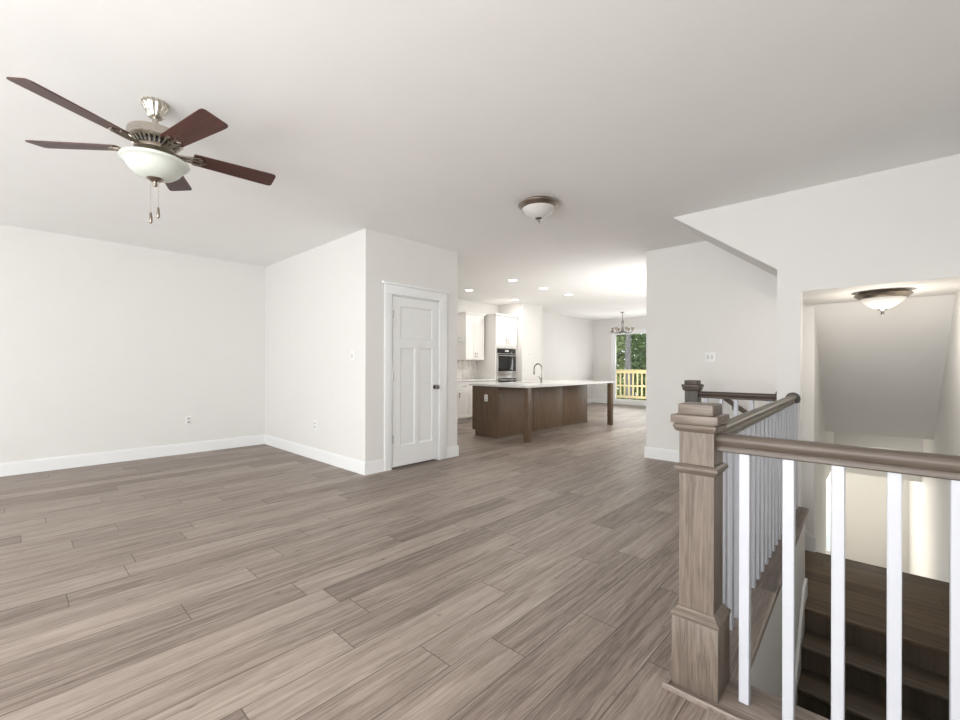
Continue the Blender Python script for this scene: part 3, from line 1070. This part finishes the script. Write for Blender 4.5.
plate('wall_outlet', (XL, 1.66, .455), 'X+', .073, 'outlet', 'white outlet low on the left living room wall', 'outlet')
plate('wall_outlet', (-5.398, YJ, .445), 'Y-', .073, 'outlet', 'white outlet low on the bright pantry side wall', 'outlet')
plate('light_switch', (-4.503, YJ, 1.325), 'Y-', .073, 1, 'white light switch on the pantry wall near its corner', 'light switch')
plate('light_switch', (-1.559, YS, 1.328), 'Y-', .118, 2, 'white double light switch above the short dark railing', 'light switch')
plate('wall_outlet', (-6.88, YFAR, .41), 'Y-', .073, 'outlet', 'small white outlet beside the sliding door', 'outlet')
plate('wall_control', (-6.41, 8.70, 1.50), 'X+', .10, 2, 'small white wall control beside the oven cabinet', 'wall control')
plate('light_switch', (-.2, 12.5, -1.0), 'Y-', .118, 2, 'faint white switch plate on the cream entrance wall', 'light switch')

# ------------------------------------------------------------------ kitchen
CF = .018


def shaker(bm, xf, y0, y1, z0, z1, rail_w=.055):
    """door on a cabinet front facing +X"""
    box(bm, xf, xf + .010, y0, y1, z0, z1)
    for q in ((y0, y0 + rail_w, z0, z1), (y1 - rail_w, y1, z0, z1), (y0 + rail_w, y1 - rail_w, z0, z0 + rail_w), (y0 + rail_w, y1 - rail_w, z1 - rail_w, z1)):
        box(bm, xf + .010, xf + .019, q[0], q[1], q[2], q[3])


def pull(bm, xf, y, z, vertical=True, L=.10):
    a = Vector((0, 0, L / 2)) if vertical else Vector((0, L / 2, 0))
    c = Vector((xf, y, z))
    o = Vector((.032, 0, 0))
    tube(bm, [c - a * .8, c - a * .8 + o], .005, 8)
    tube(bm, [c + a * .8, c + a * .8 + o], .005, 8)
    tube(bm, [c - a + o, c + a + o], .006, 8)


def cab_door(t, xf, y0, y1, z0, z1, hy, hz, vertical=True, name='cabinet_door'):
    bm = B()
    shaker(bm, xf, y0, y1, z0, z1, .055 if z1 - z0 > .25 else .035)
    d = obj(name, bm, 'cabinet', t)
    bm = B()
    pull(bm, xf + .019, hy, hz, vertical)
    obj('handle', bm, 'chrome', d)


UX = -6.84
uc = thing('upper_cabinet', (XK, 7.16, 1.345), 'white two-door wall cabinet above the mosaic backsplash', 'cabinet')
bm = B()
box(bm, XK + .001, UX, 6.86, 7.465, 1.345, 2.36)
obj('carcass', bm, 'cabinet', uc)
bm = B()
box(bm, XK + .001, UX + .03, 6.85, 7.475, 2.36, 2.385)
box(bm, XK + .001, UX + .05, 6.835, 7.49, 2.385, 2.41, .004)
obj('crown', bm, 'cabinet', uc)
cab_door(uc, UX + .001, 6.865, 7.160, 1.355, 2.35, 7.128, 1.46)
cab_door(uc, UX + .001, 7.166, 7.460, 1.355, 2.35, 7.198, 1.46)

TX = -6.549
tc_ = thing('oven_cabinet', (XK, 7.93, 0), 'tall white cabinet housing the steel double wall oven', 'cabinet')
bm = B()
box(bm, XK + .001, TX, 7.54, 7.58, 0, 2.36)
box(bm, XK + .001, TX, 8.28, 8.32, 0, 2.36)
box(bm, XK + .001, TX, 7.58, 8.28, 1.63, 2.36)
box(bm, XK + .001, TX, 7.58, 8.28, 0, .40)
box(bm, XK + .001, XK + .05, 7.58, 8.28, .40, 1.63)
obj('carcass', bm, 'cabinet', tc_)
bm = B()
box(bm, XK + .001, TX + .03, 7.53, 8.33, 2.36, 2.385)
box(bm, XK + .001, TX + .05, 7.515, 8.345, 2.385, 2.41, .004)
obj('crown', bm, 'cabinet', tc_)
cab_door(tc_, TX + .001, 7.548, 7.927, 1.69, 2.35, 7.89, 1.79)
cab_door(tc_, TX + .001, 7.933, 8.312, 1.69, 2.35, 7.97, 1.79)
bm = B()
shaker(bm, TX + .001, 7.548, 8.312, .12, .39, .045)
dd = obj('drawer', bm, 'cabinet', tc_)
bm = B()
pull(bm, TX + .02, 7.93, .30, False)
obj('handle', bm, 'chrome', dd)

ov = thing('wall_oven', (TX, 7.93, .42), 'stainless double wall oven with black glass in the tall cabinet', 'oven')
bm = B()
box(bm, XK + .06, TX - .002, 7.60, 8.26, .42, 1.61)
box(bm, TX - .002, TX + .012, 7.585, 8.275, .42, 1.62, .003)
obj('oven_body', bm, 'steel', ov)
bm = B()
box(bm, TX + .012, TX + .022, 7.59, 8.27, 1.505, 1.615, .002)
cp = obj('control_panel', bm, 'black_glass', ov)
bm = B()
box(bm, TX + .022, TX + .0235, 7.86, 8.0, 1.54, 1.585)
obj('display', bm, 'grey_slot', cp)
for (z0, z1) in ((.99, 1.495), (.43, .93)):
    bm = B()
    box(bm, TX + .012, TX + .034, 7.59, 8.27, z0, z1, .003)
    od = obj('oven_door', bm, 'steel', ov)
    bm = B()
    box(bm, TX + .034, TX + .037, 7.605, 8.255, z0 + .10, z1 - .005, .001)
    obj('oven_window', bm, 'black_glass', od)
    bm = B()
    for yy in (7.65, 8.21):
        tube(bm, [(TX + .034, yy, z1 - .045), (TX + .075, yy, z1 - .045)], .008, 8)
    tube(bm, [(TX + .075, 7.60, z1 - .045), (TX + .075, 8.26, z1 - .045)], .013, 12)
    obj('oven_handle', bm, 'steel', od)

bc = thing('base_cabinet', (XK, 6.9, 0), 'white base cabinet with drawers under the far countertop', 'cabinet')
bm = B()
box(bm, XK + .001, TX, 5.9, 7.538, .10, .875)
box(bm, XK + .001, TX - .06, 5.9, 7.538, 0, .10)
obj('carcass', bm, 'cabinet', bc)
ys = [5.905, 6.31, 6.72, 7.13, 7.535]
for i in range(4):
    a, b = ys[i] + .003, ys[i + 1] - .003
    cab_door(bc, TX + .001, a, b, .115, .690, (b - .04) if i % 2 == 0 else (a + .04), .60)
    cab_door(bc, TX + .001, a, b, .700, .865, (a + b) / 2, .782, False, 'drawer')
bm = B()
box(bm, XK + .001, TX + .035, 5.9, 7.538, .876, .912, .003)
tag(obj('countertop', bm, 'quartz'), 'white countertop on the base cabinets along the kitchen wall', 'countertop')
bm = B()
box(bm, XK + .001, XK + .012, 5.3, 7.538, .913, 1.344)
tag(obj('backsplash', bm, 'tile'), 'pale mosaic tile backsplash below the white wall cabinet', 'backsplash')
bs = XK + .012
plate('wall_outlet', (bs, 7.18, 1.13), 'X+', .073, 'outlet', 'white outlet on the mosaic backsplash', 'outlet')
hd = thing('range_hood', (XK, 6.2, 1.72), 'slim pale range hood just left of the wall cabinet', 'range hood')
bm = B()
prism(bm, [(XK + .001, 5.86, 1.72), (-6.68, 5.86, 1.72), (-6.66, 5.86, 1.73), (-6.66, 5.86, 1.775), (-6.72, 5.86, 1.80), (XK + .001, 5.86, 1.86)], (0, .76, 0))
obj('hood_canopy', bm, 'steel', hd)
bm = B()
box(bm, XK + .001, -6.86, 6.10, 6.38, 1.85, H - .002)
obj('hood_duct', bm, 'steel', hd)

# island
IX0, IX1, IY0, IY1 = -5.335, -4.735, 5.53, 8.49
ii = thing('kitchen_island', (-4.9, 7.0, 0), 'long kitchen island with brown wood panels, legs and white countertop', 'kitchen island')
bm = B()
box(bm, IX0 + .06, IX1 - .02, IY0 + .02, IY1 - .02, 0, .10)
box(bm, IX0 + .002, IX1 - .02, IY0 + .02, IY1 - .02, .10, .86)
obj('carcass', bm, 'island', ii)
bm = B()
prism(bm, [(IX0, IY0, .10), (IX0, IY0, .868), (IX1, IY0, .868), (IX1, IY0, 0), (IX0 + .07, IY0, 0), (IX0 + .07, IY0, .10)], (0, .02, 0))
obj('end_panel', bm, 'island', ii)
bm = B()
prism(bm, [(IX0, IY1 - .02, .10), (IX0, IY1 - .02, .868), (IX1, IY1 - .02, .868), (IX1, IY1 - .02, 0), (IX0 + .07, IY1 - .02, 0), (IX0 + .07, IY1 - .02, .10)], (0, .02, 0))
obj('end_panel', bm, 'island', ii)
for a, b in ((IY0 + .02, 6.515), (6.527, 7.507), (7.519, IY1)):
    bm = B()
    box(bm, IX1 - .020, IX1, a, b, 0, .866, .002)
    obj('back_panel', bm, 'island', ii)
bm = B()
prism(bm, [(IX1, IY0 + .02, 0), (IX1 + .014, IY0 + .02, 0), (IX1 + .012, IY0 + .02, .012), (IX1, IY0 + .02, .018)], (0, IY1 - IY0 - .02, 0))
obj('toe_moulding', bm, 'oak_y', ii)
for yy in (5.605, 8.46):
    bm = B()
    box(bm, -4.235, -4.145, yy - .045, yy + .045, 0, .866, .004)
    obj('leg', bm, 'island', ii)
SX0, SX1, SY0, SY1 = -5.22, -4.84, 6.4, 7.15
bm = B()
kx0, kx1, ky0, ky1, kz0, kz1 = -5.37, -4.13, 5.48, 8.56, .868, .900
box(bm, kx0, SX0, ky0, ky1, kz0, kz1)
box(bm, SX1, kx1, ky0, ky1, kz0, kz1)
box(bm, SX0, SX1, ky0, SY0, kz0, kz1)
box(bm, SX0, SX1, SY1, ky1, kz0, kz1)
obj('countertop', bm, 'quartz', ii, label='white quartz countertop')
bm = B()
for q in ((SX0, SX1, SY0, SY1, .66, .668), (SX0, SX0 + .008, SY0, SY1, .668, .868), (SX1 - .008, SX1, SY0, SY1, .668, .868), (SX0 + .008, SX1 - .008, SY0, SY0 + .008, .668, .868), (SX0 + .008, SX1 - .008, SY1 - .008, SY1, .668, .868)):
    box(bm, *q)
obj('sink_basin', bm, 'steel', ii, label='stainless sink basin')
fx, fy = -4.72, 6.76
fc = thing('kitchen_faucet', (fx, fy, .90), 'tall dark chrome gooseneck faucet on the island countertop', 'faucet')
bm = B()
lathe(bm, [(.03, .90), (.03, .908), (.022, .915), (.022, .99), (.016, 1.0), (.012, 1.002)], (fx, fy, 0), 20)
obj('faucet_base', bm, 'chrome', fc)
bm = B()
pts = [(fx, fy, .99), (fx, fy, 1.17)]
for i in range(1, 13):
    a = PI * i / 12
    pts.append((fx - .085 + .085 * math.cos(a), fy - .0, 1.17 + .085 * math.sin(a)))
pts.append((fx - .172, fy, 1.13))
tube(bm, pts, .0125, 12)
sp = obj('spout', bm, 'chrome', fc)
bm = B()
tube(bm, [(fx - .172, fy, 1.135), (fx - .174, fy, 1.10), (fx - .176, fy, 1.05)], [.015, .017, .014], 12)
obj('spray_head', bm, 'chrome', sp)
bm = B()
tube(bm, [(fx, fy - .02, .96), (fx, fy - .055, .975), (fx + .01, fy - .11, 1.03)], [.011, .008, .006], 10)
obj('faucet_lever', bm, 'chrome', fc)
plate('wall_outlet', (-5.007, IY0, .665), 'Y-', .073, 'outlet', 'white outlet on the dark end panel of the island', 'outlet')

# ------------------------------------------------------------------ outside: deck, railing, trees
bm = B()
box(bm, -10.5, -2.0, YFAR + .16, 16.1, -.16, -.06)
struct('floor_deck', bm, 'deckboard', 'pale wooden deck outside the sliding door', 'deck')
dk = thing('deck_railing', (-7, 15.95, -.06), 'yellow pine deck railing outside the sliding glass door', 'railing')
DYR = 15.95
bm = B()
box(bm, -10.4, -2.1, DYR - .07, DYR + .07, 1.04, 1.08, .004)
obj('top_rail', bm, 'deckwood', dk)
bm = B()
box(bm, -10.4, -2.1, DYR - .045, DYR - .02, .94, 1.03)
obj('upper_rail', bm, 'deckwood', dk)
bm = B()
box(bm, -10.4, -2.1, DYR - .045, DYR - .02, .0, .09)
obj('lower_rail', bm, 'deckwood', dk)
bm = B()
box(bm, -10.4, -2.1, DYR - .045, DYR - .02, .44, .50)
obj('middle_rail', bm, 'deckwood', dk)
for k in range(40):
    x = -10.0 + k * .168
    bm = B()
    box(bm, x - .026, x + .026, DYR - .018, DYR + .02, .02, 1.035)
    obj('baluster', bm, 'deckwood', dk)
for x in (-10.35, -2.2):
    bm = B()
    box(bm, x - .045, x + .045, DYR - .045, DYR + .045, -.058, 1.04)
    obj('post', bm, 'deckwood', dk)
bm = B()
box(bm, -60, 30, 12.7, 60, -3.5, -3.2)
struct('ground_outside', bm, 'soil', 'woodland ground beyond the deck', 'ground')
bm = B()
box(bm, -6.2, 2.0, 12.7, 40, -3.4, -3.15)
struct('ground_bright', bm, 'quartz', 'pale added walk outside the lower entrance', 'slab')  # pale surface added so the entrance glazing reads bright
RND = random.Random(5)


def tree(x, y, rad, zc, zr, tr, n, mat, label, ls=.16):
    t = thing('tree', (x, y, -3.2), label, 'tree', 'trees beyond the deck')
    bm = B()
    tube(bm, [(x, y, -3.2), (x + .05, y, -1), (x - .05, y, 1.5), (x + .05, y, zc + zr * .6)], [tr * 1.3, tr, tr * .8, tr * .3], 10)
    for k in range(5):
        a = RND.uniform(0, 2 * PI)
        z = zc + RND.uniform(-.5, .5) * zr
        tube(bm, [(x, y, z), (x + math.cos(a) * rad * .4, y + math.sin(a) * rad * .4, z + .5), (x + math.cos(a) * rad * .8, y + math.sin(a) * rad * .8, z + .9)], [tr * .35, tr * .22, tr * .1], 6)
    obj('trunk', bm, 'bark', t)
    bm = B()
    for k in range(n):
        while True:
            p = Vector((RND.uniform(-1, 1), RND.uniform(-1, 1), RND.uniform(-1, 1)))
            if .25 < p.length < 1:
                break
        c = Vector((x + p.x * rad, y + p.y * rad, zc + p.z * zr))
        u = Vector((RND.gauss(0, 1), RND.gauss(0, 1), RND.gauss(0, 1))).normalized() * ls * RND.uniform(.6, 1.3)
        v = u.orthogonal().normalized() * ls * .55
        bm.faces.new([bm.verts.new(c - u), bm.verts.new(c + v), bm.verts.new(c + u), bm.verts.new(c - v)])
    obj('foliage', bm, mat, t)


TRX = -8.73
tree(-11.2, 21.5, 1.7, 1.2, 3.6, .14, 2600, 'leaf_b', 'pale green leafy tree left of the grey trunk outside')
tree(TRX, 19.5, 1.2, 5.2, 1.5, .17, 700, 'leaf_b', 'tree with a bare grey trunk in the middle of the door view')
tree(-7.7, 21.5, 1.7, 1.4, 3.6, .14, 2600, 'leaf_a', 'dark green tree right of the grey trunk outside')
tree(-16.2, 28, 2.75, 2.0, 4.6, .2, 3000, 'leaf_a', 'dark tree far behind on the left outside', .22)
tree(-10.6, 28, 2.75, 2.2, 5.0, .2, 3200, 'leaf_a', 'dark tree far behind the grey trunk outside', .22)
tree(-4.9, 28, 2.75, 2.2, 4.8, .2, 3000, 'leaf_b', 'lighter tree far behind on the right outside', .22)
